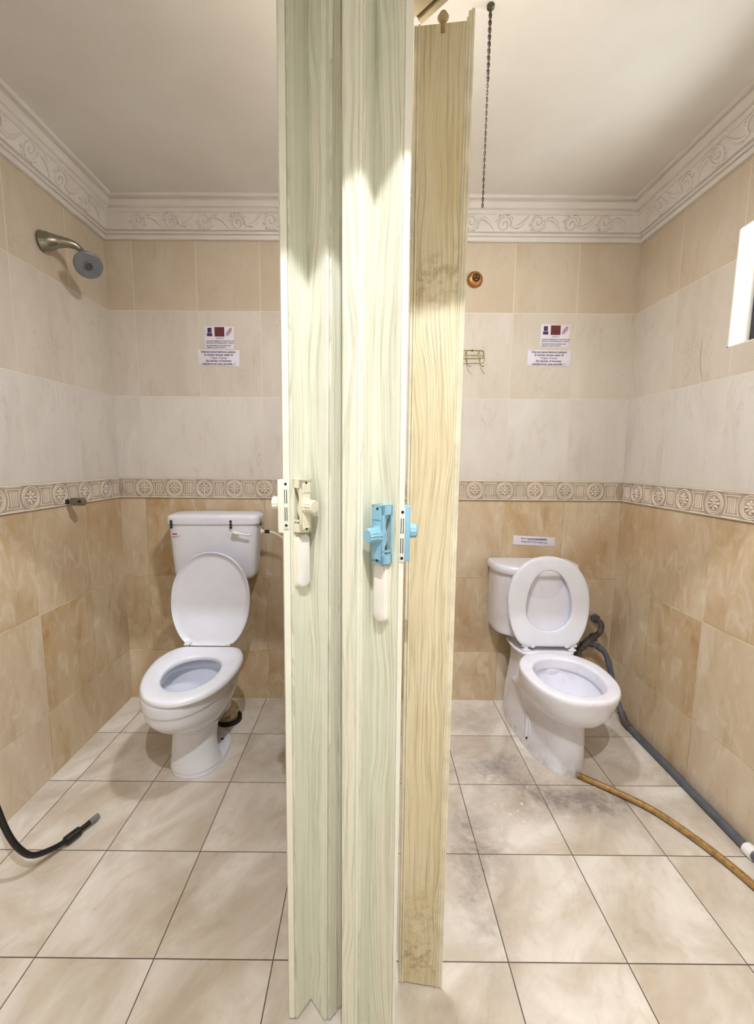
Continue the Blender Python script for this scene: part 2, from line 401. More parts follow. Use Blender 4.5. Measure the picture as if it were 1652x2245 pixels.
# header over the cubicle fronts and the corridor shell behind the viewer
b = nb(); bx(b, (.005, .835, 2.455), (2.5, .19, .67)); struct('wall_header', b, M_plain, flat=True)
b = nb(); bx(b, (.1, -.2, 2.84), (2.9, 2.1, .1)); struct('ceiling_corridor', b, M_plain, flat=True)
b = nb(); bx(b, (.005, .33, 2.465), (2.5, .06, .67)); struct('shadow_beam', b, M_plain, flat=True)  # unseen beam added so the corridor lamp leaves a shadow edge on the doors
b = nb(); bx(b, (.005, -1.2, 1.4), (2.75, .1, 2.8)); struct('wall_front', b, M_plain, flat=True)
b = nb(); bx(b, (XL-.06, -.2, 2.6), (.12, 2.0, .4)); bx(b, (XR+.06, -.2, 2.6), (.12, 2.0, .4)); struct('wall_corridor', b, M_plain, flat=True)
# low partition between the two cubicles, edge-on behind the doors
b = nb(); bx(b, (-.0, (.93+D)/2, 1.0), (.10, D-.93, 2.0), bev=.003); struct('wall_partition', b, M_wally, flat=True)

# cornice
PR = [(0, 2.250), (.013, 2.250), (.017, 2.255), (.018, 2.264), (.013, 2.266), (.013, 2.269), (.022, 2.271), (.025, 2.277), (.020, 2.279), (.020, 2.282), (.031, 2.284),
      (.056, 2.341), (.060, 2.341), (.067, 2.345), (.069, 2.351), (.064, 2.353), (.065, 2.357), (.074, 2.361), (.078, 2.371), (.086, 2.379), (.091, 2.380), (.086, 2.383), (.086, 2.386), (.100, 2.388), (.103, 2.394), (.103, 2.400), (0, 2.400)]
def cornice(name, f, u0, u1):
    b = nb(); rings(b, [[Vector(f(u, d, z)) for d, z in PR] for u in (u0, u1)])
    return b
fb = lambda u, d, z: (u(d) if callable(u) else u, D-d, z)
A = lambda s, e: (lambda d: s+e*d)
def strip(f, ua, ub):
    b = nb(); R = [[Vector(f(ua(d), d, z)) for d, z in PR], [Vector(f(ub(d), d, z)) for d, z in PR]]; rings(b, R); return b
fB = lambda u, d, z: (u, D-d, z); fL = lambda u, d, z: (XL+d, u, z); fR = lambda u, d, z: (XR-d, u, z)
def scrolls(b, f, u0, u1):
    def pt(u, w, h=.0):
        d, z = .030+.028*w, 2.284+.059*w
        return f(u, d+.9*h, z-.42*h)
    P = .300; k0 = int(u0/P)-1
    for k in range(k0, int(u1/P)+2):
        for half, sg in ((0, 1), (1, -1)):
            c0 = k*P+half*P/2
            if c0-.07 < u0 or c0+.10 > u1: continue
            Y = lambda w: w if sg > 0 else 1-w
            sp = []
            for i in range(22):
                t = i/21; a = -pi*.1+t*3.3*pi; r = .030*(1-t)+.005
                sp.append(pt(c0+cos(a)*r, Y(.42+sin(a)*r/.062), .0015))
            tube(b, sp, [.0050-.0018*i/21 for i in range(22)], 6)
            lf = [pt(c0+.02+.085*t, Y(.40-.25*sin(pi*t*.9)+.62*t*t), .0015) for t in [i/9 for i in range(10)]]
            tube(b, lf, [.0016+.0056*sin(pi*i/9) for i in range(10)], 6)
            for q in range(5):
                a = .5+q*.55; x0, w0 = c0+.030*cos(a), .42+.030*sin(a)/.062
                tube(b, [pt(x0, Y(min(.95, w0)), .001), pt(x0+.008*cos(a+.5), Y(min(.95, w0+.14*sin(a+.5))), .003), pt(x0+.015*cos(a+.9), Y(min(.97, max(.05, w0+.2*sin(a+.9)))), .001)], [.0026, .0056, .001], 6)
            for q in range(4):
                tube(b, [pt(c0+.058+.008*q, Y(.12+.06*q), 0), pt(c0+.063+.008*q, Y(.22+.1*q), .003), pt(c0+.070+.008*q, Y(.26+.12*q), .0)], [.001, .0048, .001], 6)
for n, f, ua, ub in (('trim_1', fB, A(XL, 1), A(XR, -1)), ('trim_2', fL, A(.82, 0), A(D, -1)), ('trim_3', fR, A(.82, 0), A(D, -1))):
    b = strip(f, ua, ub); o = struct(n, b, M_corn, angle=28)
    b = nb(); scrolls(b, f, ua(.05)+.01, ub(.05)-.005); obj('scroll_relief', b, M_corn, o, angle=60)

# border tiles
def border(name, f, u0, u1, c0, per):
    b = nb(); zc = 1.104
    P = [(0, 1.055), (.004, 1.055), (.004, 1.153), (0, 1.153)]
    rings(b, [[Vector(f(u, d, z)) for d, z in P] for u in (u0, u1)])
    o = struct(name, b, M_strip, flat=True)
    b = nb()
    for z, h in ((1.1495, .0055), (1.0585, .0055)):
        tube(b, [f(u0, .004, z), f(u1, .004, z)], h*.6, 6)
    k = math.ceil((u0-c0)/per)
    for i in range(k-1, int((u1-c0)/per)+2):
        c = c0+i*per
        if u0+.02 < c < u1-.02:
            for R, r in ((.039, .0032), (.0315, .0026)):
                tube(b, [f(min(max(c+R*cos(a), u0), u1), .004, zc+R*sin(a)) for a in [2*pi*j/28 for j in range(29)]], r, 5, caps=False)
            for j in range(8):
                a = 2*pi*j/8; rr = .0165 if j % 2 else .020
                tube(b, [f(c+.007*cos(a), .003, zc+.007*sin(a)), f(c+rr*cos(a), .0055, zc+rr*sin(a)), f(c+(rr+.006)*cos(a), .003, zc+(rr+.006)*sin(a))], [.002, .0052, .002], 6)
            lathe(b, [(.006, 0), (.005, .0035), (.001, .005)], axisM(f(c, .003, zc), Vector(f(0, 1, 0))-Vector(f(0, 0, 0))), 10)
        m = c+per/2
        if u0+.03 < m < u1-.03:
            for j in range(4): tube(b, [f(m+(j-1.5)*.0085, .0035, zc-.026), f(m+(j-1.5)*.0085, .0035, zc+.026)], .0026, 5)
            for s in (-1, 1):
                tube(b, [f(m-.034, .004, zc+s*.033), f(m+.034, .004, zc+s*.033)], .0024, 5)
                tube(b, [f(m-.036, .004, zc+s*.041), f(m+.036, .004, zc+s*.041)], .002, 5)
                tube(b, [f(m+s*.030, .004, zc-.033), f(m+s*.022, .004, zc), f(m+s*.030, .004, zc+.033)], .002, 5, smooth=4)
    obj('medallion_relief', b, M_relief, o, angle=60)
border('trim_6', fB, XL, XR, -1.1131, .1486)
border('trim_7', fL, .95, D-.004, 1.87, .1515)
border('trim_8', fR, .95, D-.004, 1.86, .15225)

# ---------------------------------------------------------------- left toilet
PV = (-.704, 1.83)
T = thing('toilet', 'white pedestal toilet in the left cubicle, seat down under its raised lid', 'toilet', (-.70, 1.70, 0))
b = nb(); cx = -.708
eggloft(b, [(0, 1.70, .108, .155, .150), (.010, 1.70, .110, .157, .152), (.018, 1.70, .108, .154, .149), (.024, 1.65, .101, .104, .060), (.036, 1.64, .097, .092, .055), (.07, 1.632, .091, .077, .058),
            (.13, 1.634, .086, .074, .068), (.18, 1.652, .090, .094, .105), (.203, 1.675, .103, .142, .13), (.235, 1.69, .125, .208, .14), (.275, 1.69, .144, .264, .148), (.315, 1.69, .157, .300, .15),
            (.350, 1.69, .162, .310, .152), (.360, 1.69, .1625, .312, .152), (.364, 1.69, .168, .319, .155), (.395, 1.69, .169, .321, .157), (.408, 1.69, .165, .317, .152), (.410, 1.69, .160, .31, .14),
            (.409, 1.69, .125, .26, .10), (.400, 1.68, .118, .245, .095), (.362, 1.68, .116, .24, .09), (.357, 1.68, .124, .25, .10), (.345, 1.68, .130, .256, .106), (.30, 1.68, .115, .225, .095), (.24, 1.70, .078, .15, .07), (.205, 1.71, .04, .08, .04), (.20, 1.71, .01, .02, .01)], cx, 2.15, PV, 1.5, m=3)
eggloft(b, [(0, 1.74, .047, .11, .085), (.10, 1.74, .043, .10, .085), (.22, 1.75, .055, .11, .085)], cx, 2.2, PV, 1.5)
# soil outlet of the pan
tube(b, [(-.700, 1.78, .13), (-.690, 1.86, .13), (-.682, 1.90, .105)], [.055, .05, .046], 18, smooth=4)
body = obj('bowl', b, M_cer, T, angle=50)
for x, y in ((-.640, 1.769), (-.636, 1.709), (-.786, 1.78)):
    b = nb(); lathe(b, [(.0065, 0), (.0065, .003), (.003, .004)], Matrix.Translation((x, y, .0185)), 12); obj('floor_bolt', b, M_dark, body)
b = nb(); lathe(b, [(.012, 0), (.012, .0015), (.004, .002)], axisM((-.712, 1.5615, .045), (0, -1, .15)), 14); obj('base_plug', b, M_grey, T)
b = nb(); tube(b, [(-.682, 1.895, .105), (-.672, 1.930, .055), (-.668, 1.94, .003)], [.047, .045, .045], 20, smooth=5)
tube(b, [(-.672, 1.928, .060), (-.670, 1.934, .045)], .054, 20); pc = obj('pan_connector', b, M_tfr, T)
b = nb(); tube(b, [(-.667, 1.942, .0), (-.667, 1.942, .018)], .060, 18); tag(obj('connector_seal', b, M_dark, pc), 'black seal at the floor')
# seat
SC = (-.690, 1.585)
outer = rotp(egg(-.700, 1.665, .177, .305, .200, 2.15, 2.0), PV, 3.0)
outer = [(x, min(y, 1.808)) for x, y in outer]
hole = rotp(egg(-.685, 1.60, .103, .158, .118, 2.1), (-.685, 1.6), 3.0)
ro, ri = radial(outer, SC), radial(hole, SC)
b = nb(); slab(b, ro, SC, [(.008, .412), (.001, .414), (0, .422), (.003, .430), (.012, .4345), (.03, .435)], Matrix(), ri, [(.014, .433), (.004, .430), (0, .424), (.002, .412)])
seat = obj('seat', b, M_pl, T, angle=60)
# lid, raised: local u = x, v = up along the lid, h = towards the room
def lidM(x, y, z, tilt): return Matrix.Translation((x, y, z)) @ Matrix.Rotation(radians(90-tilt), 4, 'X')
b = nb(); LO = [(x, max(y, 0)) for x, y in egg(0, .205, .177, .240, .214, 2.1)]; LC = (0, .2); rl = radial(LO, LC)
slab(b, rl, LC, [(.14, -.010), (.02, -.008), (.004, -.003), (0, .004), (.001, .012), (.004, .0145), (.008, .012), (.012, .004), (.03, .001), (.15, -.001)], lidM(-.706, 1.842, .420, 9.))
lid = obj('lid', b, M_pl, T, angle=60)
for x in (-.800, -.618):
    b = nb(); bx(b, (x, 1.825, .436), (.022, .030, .010), bev=.003); tube(b, [(x-.012, 1.838, .437), (x+.016, 1.838, .437)], .0075, 12)
    obj('hinge', b, M_pl, T)
for x, y in ((-.822, 1.72), (-.55, 1.66)):
    b = nb(); bx(b, (x, y, .4355), (.012, .009, .0016), bev=.0005); obj('seat_bumper', b, M_pl2, seat)

# cistern of the left toilet: plastic, hung on the wall
b = nb(); ccx, PC = -.734, (-.734, 2.12)
eggloft(b, [(.676, 2.060, .150, .050, .045), (.681, 2.058, .168, .062, .058), (.692, 2.055, .181, .070, .068), (.715, 2.054, .189, .073, .072), (.80, 2.054, .196, .075, .073), (.948, 2.054, .206, .078, .073)], ccx, 7, PC, 2.5, m=3, N=96)
T2 = tag(obj('cistern', b, M_pl, T, angle=50), 'white plastic wall-hung cistern')
b = nb(); eggloft(b, [(.946, 2.0535, .210, .080, .074), (.950, 2.0535, .214, .083, .0745), (.975, 2.0535, .214, .083, .0745), (.984, 2.0535, .209, .079, .074), (.992, 2.055, .196, .066, .070), (.995, 2.057, .15, .03, .05)], ccx, 7, PC, 2.5, m=3, N=96)
obj('tank_lid', b, M_pl, T2, angle=60)
Rz = Matrix.Rotation(radians(2.5), 4, 'Z')
def cf(dx, dy, z): p = rotp([(ccx+dx, 2.122+dy)], PC, 2.5)[0]; return Vector((p[0], p[1], z))
for dx in (-.183, .088):
    p = cf(dx, -.150, .948); b = nb()
    for dz in (-.014, 0, .014): lathe(b, [(.0062, 0), (.006, .004), (.002, .006)], axisM(p+Vector((0, 0, dz)), Rz @ Vector((0, -1, 0))), 10)
    bx(b, (0, 0, 0), (.006, .004, .030), Matrix.Translation(p) @ Rz, bev=.001); obj('clip', b, M_black, T2)
p = cf(.2135, -.10, .952); b = nb(); bx(b, (0, 0, 0), (.004, .007, .034), Matrix.Translation(p) @ Rz, bev=.001); obj('clip', b, M_black, T2)
b = nb(); p = cf(.112, -.148, .906)
lathe(b, [(.011, 0), (.011, .006), (.009, .010)], axisM(p, Rz @ Vector((0, -1, 0))), 18)
q = p+Rz @ Vector((0, -.010, 0))
tube(b, [q+Vector((-.014, 0, .006)), q+Vector((0, -.005, .004)), q+Vector((.022, -.006, .001)), q+Vector((.046, -.005, -.004)), q+Vector((.068, -.004, -.004))], [.007, .0095, .0050, .0042, .0060], 10, smooth=4)
obj('flush_lever', b, M_white, T2)
b = nb(); p = cf(-.168, -.1455, .902); bx(b, (0, 0, 0), (.040, .003, .020), Matrix.Translation(p) @ Rz, bev=.0014)
bd = obj('badge', b, M_pl2, T2)
b = nb(); bx(b, (-.003, -.0017, .001), (.022, .001, .007), Matrix.Translation(p) @ Rz, bev=.0004); obj('badge_print', b, M_red, T2)
b = nb(); p = cf(.212, -.085, .905)
lathe(b, [(.012, 0), (.012, .006), (.007, .008), (.007, .018)], axisM(p, Rz @ Vector((1, 0, 0))), 14); iv = obj('inlet_nut', b, M_white, T2)
b = nb(); q = p+Rz @ Vector((.018, 0, 0)); tube(b, [q, q+Vector((.024, 0, -.001))], .0085, 12); tag(obj('hose_collar', b, M_black, T2), 'black collar')
b = nb(); tube(b, [(q.x+.022, q.y, .904), (q.x+.045, q.y, .898), (q.x+.075, q.y+.005, .880), (q.x+.105, q.y+.01, .850), (q.x+.130, q.y+.02, .810), (q.x+.15, q.y+.04, .77), (q.x+.16, q.y+.068, .75)], .0065, 12, smooth=5)
obj('supply_hose', b, M_cream, T2)
b = nb(); tube(b, [(-.708, 2.06, .68), (-.708, 2.06, .42), (-.708, 2.045, .34), (-.708, 1.98, .315), (-.708, 1.84, .315)], .021, 16, smooth=5); obj('flush_pipe', b, M_pl2, T2)

# ---------------------------------------------------------------- right toilet
T = thing('toilet', 'white skirted toilet in the right cubicle with both seat and lid raised', 'toilet', (.82, 1.80, 0))
b = nb(); cx = .813
eggloft(b, [(0, 2.00, .136, .418, .05), (.01, 2.00, .136, .418, .05), (.08, 1.99, .132, .405, .05), (.17, 1.98, .128, .388, .05), (.215, 1.95, .128, .365, .06),
            (.235, 1.90, .134, .345, .08), (.262, 1.82, .147, .318, .10), (.30, 1.75, .162, .276, .13), (.345, 1.70, .172, .238, .17), (.374, 1.69, .176, .236, .185), (.386, 1.69, .175, .235, .186),
            (.392, 1.69, .168, .228, .18), (.392, 1.685, .140, .195, .150), (.388, 1.67, .127, .168, .142), (.37, 1.67, .122, .160, .138), (.345, 1.67, .120, .158, .136), (.340, 1.67, .126, .164, .142), (.328, 1.67, .128, .166, .144),
            (.29, 1.68, .115, .150, .125), (.23, 1.70, .075, .10, .09), (.19, 1.72, .04, .05, .04), (.185, 1.72, .01, .015, .01)], cx, 2.35, m=3, nbk=2.1)
eggloft(b, [(0, 1.98, .135, .20, .10), (.12, 1.985, .128, .19, .095), (.26, 1.99, .112, .17, .08), (.335, 1.985, .114, .18, .07), (.36, 1.985, .125, .165, .07), (.384, 1.98, .141, .160, .068), (.3925, 1.98, .138, .156, .066)], cx+.004, 2.7, m=3, nbk=8)
body = obj('bowl', b, M_cer2, T, angle=50)
sx = lambda y: cx-.131*(1-(abs(2.0-.01-y)/.405)**2.35)**(1/2.35)
b = nb(); P = []
for k in range(28):
    a = 2*pi*k/28; y = 1.765+.026*cos(a); P.append((sx(y)-.0005, y, .096+.056*math.copysign(abs(sin(a))**.6, sin(a))))
tube(b, P+[P[0]], .0035, 8, caps=False); sl = obj('anchor_slot', b, M_cer2, T)
b = nb(); b.faces.new([b.verts.new((p[0]-.0006, p[1], p[2])) for p in P]); obj('slot_recess', b, M_pl2, sl)
b = nb(); tube(b, [(sx(1.758)-.001, 1.758, .140), (sx(1.756)-.003, 1.756, .055)], .0065, 10); obj('anchor_bracket', b, M_cer2, sl)
b = nb(); lathe(b, [(.0055, 0), (.0055, .005), (.002, .007)], axisM((sx(1.752)-.001, 1.752, .052), (-1, -.3, 0)), 10); obj('anchor_screw', b, M_dark, sl)
for x in (cx-.095, cx+.115):
    b = nb(); bx(b, (x, 1.878, .398), (.034, .022, .008), bev=.002); bx(b, (x, 1.878, .410), (.018, .014, .020), bev=.002)
    tube(b, [(x-.018, 1.876, .419), (x+.018, 1.876, .419)], .0075, 12); tube(b, [(x+(.020 if x < cx else -.020), 1.872, .418), (x+(.036 if x < cx else -.036), 1.872, .418)], .0085, 12)
    obj('hinge', b, M_pl, T)
LO = [(x, max(y, 0)) for x, y in egg(0, .205, .185, .262, .200, 2.15)]; LC = (0, .20); rl = radial(LO, LC)
HO = egg(0, .165, .104, .098, .180, 2.05); rh = radial(HO, LC)
b = nb(); slab(b, rl, LC, [(.016, -.008), (.004, -.004), (0, .002), (.001, .007), (.006, .010), (.02, .0105)], lidM(.817, 1.874, .418, 7.0), rh, [(.03, .0125), (.012, .014), (.002, .013), (0, .008), (0, -.004), (.006, -.008)])
seat = obj('seat', b, M_pl, T, angle=60)
b = nb(); bx(b, (0, .004, .001), (.150, .012, .012), lidM(.817, 1.874, .418, 7.0), bev=.003)
obj('seat_crossbar', b, M_pl, seat)
b = nb(); slab(b, [r-.003 for r in rl], LC, [(.14, -.012), (.02, -.010), (.004, -.006), (0, 0), (.001, .010), (.004, .0125), (.008, .010), (.012, .002), (.03, -.001), (.15, -.003)], lidM(.818, 1.893, .420, 6.6))
lid = obj('lid', b, M_pl, T, angle=60)
b = nb(); ccx = .797
eggloft(b, [(.394, 2.02, .10, .07, .07), (.425, 2.02, .105, .08, .08), (.426, 2.05, .150, .11, .07), (.432, 2.06, .180, .13, .073), (.455, 2.062, .190, .138, .073), (.60, 2.062, .193, .142, .073), (.730, 2.062, .194, .145, .073)], ccx, 2.8, m=3, nbk=9, N=96)
T3 = tag(obj('cistern', b, M_cer2, T, angle=50), 'round-fronted ceramic cistern')
b = nb(); eggloft(b, [(.728, 2.062, .196, .148, .0735), (.732, 2.062, .203, .156, .0735), (.750, 2.062, .205, .158, .0735), (.762, 2.062, .201, .154, .073), (.768, 2.062, .190, .142, .068), (.769, 2.062, .12, .08, .04)], ccx, 2.8, m=3, nbk=9, N=96)
obj('tank_lid', b, M_cer2, T3, angle=60)
b = nb(); lathe(b, [(.022, 0), (.022, .004), (.016, .006), (.015, .008)], Matrix.Translation((ccx+.02, 2.06, .768)), 20); obj('flush_button', b, M_chrome, T3)

# ---------------------------------------------------------------- grey water pipe of the right cubicle
T = thing('water_pipe', 'grey plastic water pipe running from behind the right toilet along the right wall', 'pipe', (1.20, 1.9, 0))
b = nb(); tube(b, [(1.160, 2.134, .455), (1.160, 2.118, .455)], .022, 16); obj('wall_flange', b, M_pgrey, T)
b = nb(); tube(b, [(1.160, 2.12, .453), (1.168, 2.09, .448), (1.166, 2.075, .425), (1.150, 2.066, .400), (1.128, 2.062, .385)], [.010, .013, .013, .014, .014], 14, smooth=5)
lathe(b, [(.014, 0), (.017, .004), (.017, .020), (.014, .024)], axisM((1.135, 2.065, .392), (-.5, -.1, -.35)), 14); obj('elbow', b, M_pdark, T)
b = nb(); tube(b, [(1.128, 2.062, .386), (1.082, 2.056, .350), (1.050, 2.052, .318)], [.018, .018, .015], 14); tube(b, [(1.085, 2.056, .352), (1.115, 2.048, .352)], .016, 14)
tube(b, [(1.126, 2.062, .384), (1.121, 2.061, .380)], .0215, 16); tube(b, [(1.074, 2.055, .343), (1.068, 2.054, .338)], .0205, 16); obj('tee', b, M_pdark, T)
b = nb(); tube(b, [(1.050, 2.052, .320), (1.036, 2.045, .292), (1.020, 2.03, .27)], [.014, .024, .014], 12, smooth=3); obj('valve', b, M_pdark, T)
b = nb(); tube(b, [(1.112, 2.048, .353), (1.150, 2.040, .335), (1.172, 2.034, .310), (1.186, 2.026, .270), (1.197, 2.015, .215), (1.208, 1.99, .140), (1.216, 1.955, .075), (1.222, 1.925, .035)], .0125, 14, smooth=6)
tube(b, [(1.135, 2.043, .343), (1.157, 2.038, .329)], .0152, 14); tube(b, [(1.183, 2.028, .28), (1.190, 2.022, .25)], .015, 14); obj('riser', b, M_pgrey, T)
b = nb(); tube(b, [(1.218, 1.945, .058), (1.223, 1.915, .024), (1.226, 1.880, .016)], .0165, 14, smooth=4); obj('elbow', b, M_pdark, T)
b = nb(); tube(b, [(1.226, 1.900, .0165), (1.228, 1.60, .015), (1.228, 1.245, .015)], .0145, 14); obj('floor_run', b, M_pgrey, T)
b = nb(); tube(b, [(1.228, 1.252, .016), (1.228, 1.222, .018)], .0205, 16); obj('end_socket', b, M_white, T)
b = nb(); tube(b, [(1.228, 1.222, .019), (1.226, 1.13, .02)], .0165, 14); obj('tail_pipe', b, M_pgrey, T)

# hoses
b = nb(); tube(b, [(.838, 1.578, .013), (.90, 1.527, .0125), (.965, 1.470, .0125), (1.030, 1.400, .0125), (1.085, 1.300, .0125), (1.125, 1.20, .0125), (1.150, 1.10, .0125), (1.165, .98, .0125), (1.165, .85, .0125)], .0115, 14, smooth=6, caps=False)
R0 = Vector((.838, 1.578, .013)); tag(obj('garden_hose', b, M_hose, None), 'stained brown rubber hose lying on the floor in front of the right toilet', 'hose')
T = thing('bidet_hose', 'black rubber hose with grey tip drooping in from the left wall onto the floor', 'hose', (-1.0, 1.25, 0))
b = nb(); tube(b, [(-1.236, 1.30, .50), (-1.18, 1.22, .46), (-1.10, 1.14, .34), (-1.070, 1.133, .235), (-1.040, 1.125, .165), (-1.015, 1.130, .110), (-.998, 1.155, .065), (-.982, 1.215, .030), (-.965, 1.262, .020), (-.9498, 1.300, .019), (-.940, 1.325, .019)], .0085, 12, smooth=6)
obj('tube', b, M_black, T)
b = nb(); tube(b, [(-.9735, 1.245, .020), (-.9712, 1.249, .020), (-.9535, 1.290, .019), (-.951, 1.294, .019)], [.009, .0145, .0145, .009], 12); obj('coupling', b, M_black, T)
b = nb(); tube(b, [(-.941, 1.323, .019), (-.9292, 1.352, .019)], .0095, 14); tag(obj('tip', b, M_grey, T), 'pale grey hose tip')

# ---------------------------------------------------------------- left wall fittings
T = thing('shower', 'chrome shower arm with round grey head high on the left wall', 'shower', (XL, 1.73, 2.0))
ball = Vector((-1.1235, 1.795, 2.045)); fc = Vector((-1.100, 1.786, 1.992)); ax = Vector((.50, -.55, -.67)).normalized()
b = nb()
Pp = [Vector((XL+.002, 1.732, 2.056)), Vector((-1.215, 1.738, 2.058)), Vector((-1.19, 1.748, 2.062)), Vector((-1.165, 1.760, 2.064)), Vector((-1.143, 1.775, 2.062)), Vector((-1.130, 1.787, 2.052))]
tube(b, Pp, [.037, .033, .023, .0175, .0145, .011], 18, smooth=5); tube(b, [ball+Vector((-.006, -.006, .006)), ball-ax*-.012], .0115, 12)
obj('arm', b, M_chrome, T, angle=60)
b = nb(); s0 = fc-ax*.046
lathe(b, [(.012, 0), (.022, .010), (.040, .024), (.047, .030), (.048, .040), (.044, .045)], axisM(s0, ax), 28); hd = obj('shower_head', b, M_pl2, T, angle=60)
b = nb(); lathe(b, [(.049, .030), (.0505, .034), (.0505, .043), (.046, .047), (.030, .0475), (.018, .0465), (.017, .050), (.010, .0515)], axisM(s0, ax), 32); fp = obj('spray_face', b, M_grey, hd, angle=30)
b = nb(); Mx = axisM(s0, ax)
for i in range(-2, 3):
    for j in range(-2, 3):
        if i*i+j*j <= 5: bx(b, (i*.0055, j*.0055, .0515), (.003, .003, .003), Mx)
obj('nozzles', b, M_dark, fp)
T = thing('angle_valve', 'small dull metal stop valve on the left wall over the patterned border', 'valve', (XL, 1.755, 1.06))
b = nb(); lathe(b, [(.0105, 0), (.0105, .010), (.006, .013), (.006, .020)], axisM((XL+.001, 1.751, 1.071), (1, 0, 0)), 14); obj('wall_stub', b, M_dark, T)
b = nb(); lathe(b, [(.007, .018), (.015, .022), (.0165, .034), (.0155, .048), (.0165, .052), (.0165, .072), (.012, .075)], axisM((XL+.001, 1.751, 1.071), (1, .08, 0)), 16)
lathe(b, [(.010, 0), (.010, .018), (.008, .018)], axisM((XL+.060, 1.755, 1.072), (.3, -1, .1)), 12); bd = obj('valve_body', b, M_chrome, T)
b = nb(); lathe(b, [(.0075, .0165), (.0075, .0187)], axisM((XL+.060, 1.755, 1.072), (.3, -1, .1)), 12); obj('outlet', b, M_dark, bd)

# ---------------------------------------------------------------- back wall fittings on the right
T = thing('outlet_cap', 'round aged copper escutcheon high on the back wall of the right cubicle', 'fitting', (.484, D, 2.05))
b = nb(); lathe(b, [(.036, 0), (.037, .003), (.034, .010), (.024, .016), (.016, .017), (.014, .014)], axisM((.484, D-.001, 2.0885), (0, -1, 0)), 32); obj('plate', b, M_copper, T, angle=50)
b = nb()
for a in (0, 2*pi/3, 4*pi/3): tube(b, [(.488, D-.0175, 2.093), (.488+.013*sin(a), D-.0175, 2.093+.013*cos(a))], .0028, 6)
tube(b, [(.488+.0145*cos(a), D-.0165, 2.093+.0145*sin(a)) for a in [2*pi*k/20 for k in range(21)]], .0028, 6); tag(obj('star_grille', b, M_dark, T), 'dark three-spoked hole')
T = thing('wire_hook_rack', 'small brass wire rack with two hooks on the back wall beside the brown door panel', 'hook rack', (.46, D, 1.70))
b = nb(); y0 = D-.028
path = [(.36, y0, 1.763), (.515, y0, 1.763), (.530, y0, 1.757), (.534, y0, 1.745), (.530, y0, 1.733), (.515, y0, 1.728), (.36, y0, 1.728), (.345, y0, 1.745), (.36, y0, 1.763)]
tube(b, path, .0026, 8, smooth=4)
for x in (.452, .512): tube(b, [(x, D, 1.757), (x, y0, 1.762)], .002, 8); tube(b, [(x, y0, 1.762), (x, y0, 1.729)], .002, 8)
obj('wire_frame', b, M_brass, T)
for x in (.452, .515):
    b = nb(); tube(b, [(x, y0, 1.730), (x, y0-.001, 1.716)], [.006, .003], 8); tube(b, [(x, y0, 1.718), (x+.003, y0-.002, 1.704), (x+.011, y0-.008, 1.692), (x+.016, y0-.013, 1.690)], [.002, .0018, .0018, .0034], 8, smooth=4); obj('hook', b, M_brass, T)
b = nb(); lathe(b, [(.004, 0), (.004, .003), (.001, .004)], axisM((.478, y0-.002, 1.763), (0, -1, 0)), 10); obj('screw', b, M_dark, T)

# pull chain
T = thing('pull_chain', 'thin metal chain hanging from a ceiling hook in the right cubicle', 'chain', (.298, 1.25, 1.93))
b = nb(); lathe(b, [(.010, 0), (.009, .006), (.004, .010), (.003, .016)], axisM((.2985, 1.25, 2.399), (0, 0, -1)), 14); obj('ceiling_hook', b, M_chain, T)
b = nb(); n = 58
for k in range(n):
    z = 2.384-.456*k/(n-1); x = .2985-.0018*k/n; R = .0050 if k < 20 else .0038; pr = []
    for j in range(9):
        a = 2*pi*j/8; u = R*.62*cos(a); w = R*1.35*sin(a)
        pr.append((x+(u if k % 2 else u*.25), 1.25+(u*.25 if k % 2 else u), z+w))
    tube(b, pr, .0019 if k < 20 else .0014, 5, caps=False)
obj('links', b, M_chain, T)

# ---------------------------------------------------------------- notices
def text(body, size, loc, mat, parent, align='CENTER', bold=0, rot=0):
    cu = bpy.data.curves.new('t', 'FONT'); cu.body = body; cu.size = size; cu.align_x = align; cu.extrude = .0002; cu.offset = bold; cu.space_line = 1.0
    o = bpy.data.objects.new('t', cu); C.objects.link(o); dg = bpy.context.evaluated_depsgraph_get(); me = bpy.data.meshes.new_from_object(o.evaluated_get(dg))
    bpy.data.objects.remove(o); me.transform(Matrix.Rotation(radians(rot), 4, 'Z')); me.transform(Matrix.Rotation(pi/2, 4, 'X'))
    me.materials.clear(); me.materials.append(mat); q = bpy.data.objects.new('printed_text', me); C.objects.link(q); q.parent = parent; q.location = Vector(loc)-wloc(parent); return q
def sheet(name, label, cat, cxz, w, h, rot=0):
    T = thing(name, label, cat, (cxz[0], D, cxz[1]-h/2))
    b = nb(); bx(b, (0, 0, 0), (w, .001, h), Matrix.Translation((cxz[0], D-.0012, cxz[1])) @ Matrix.Rotation(radians(rot), 4, 'Y'), bev=.0003)
    obj('sheet', b, M_paper, T); return T
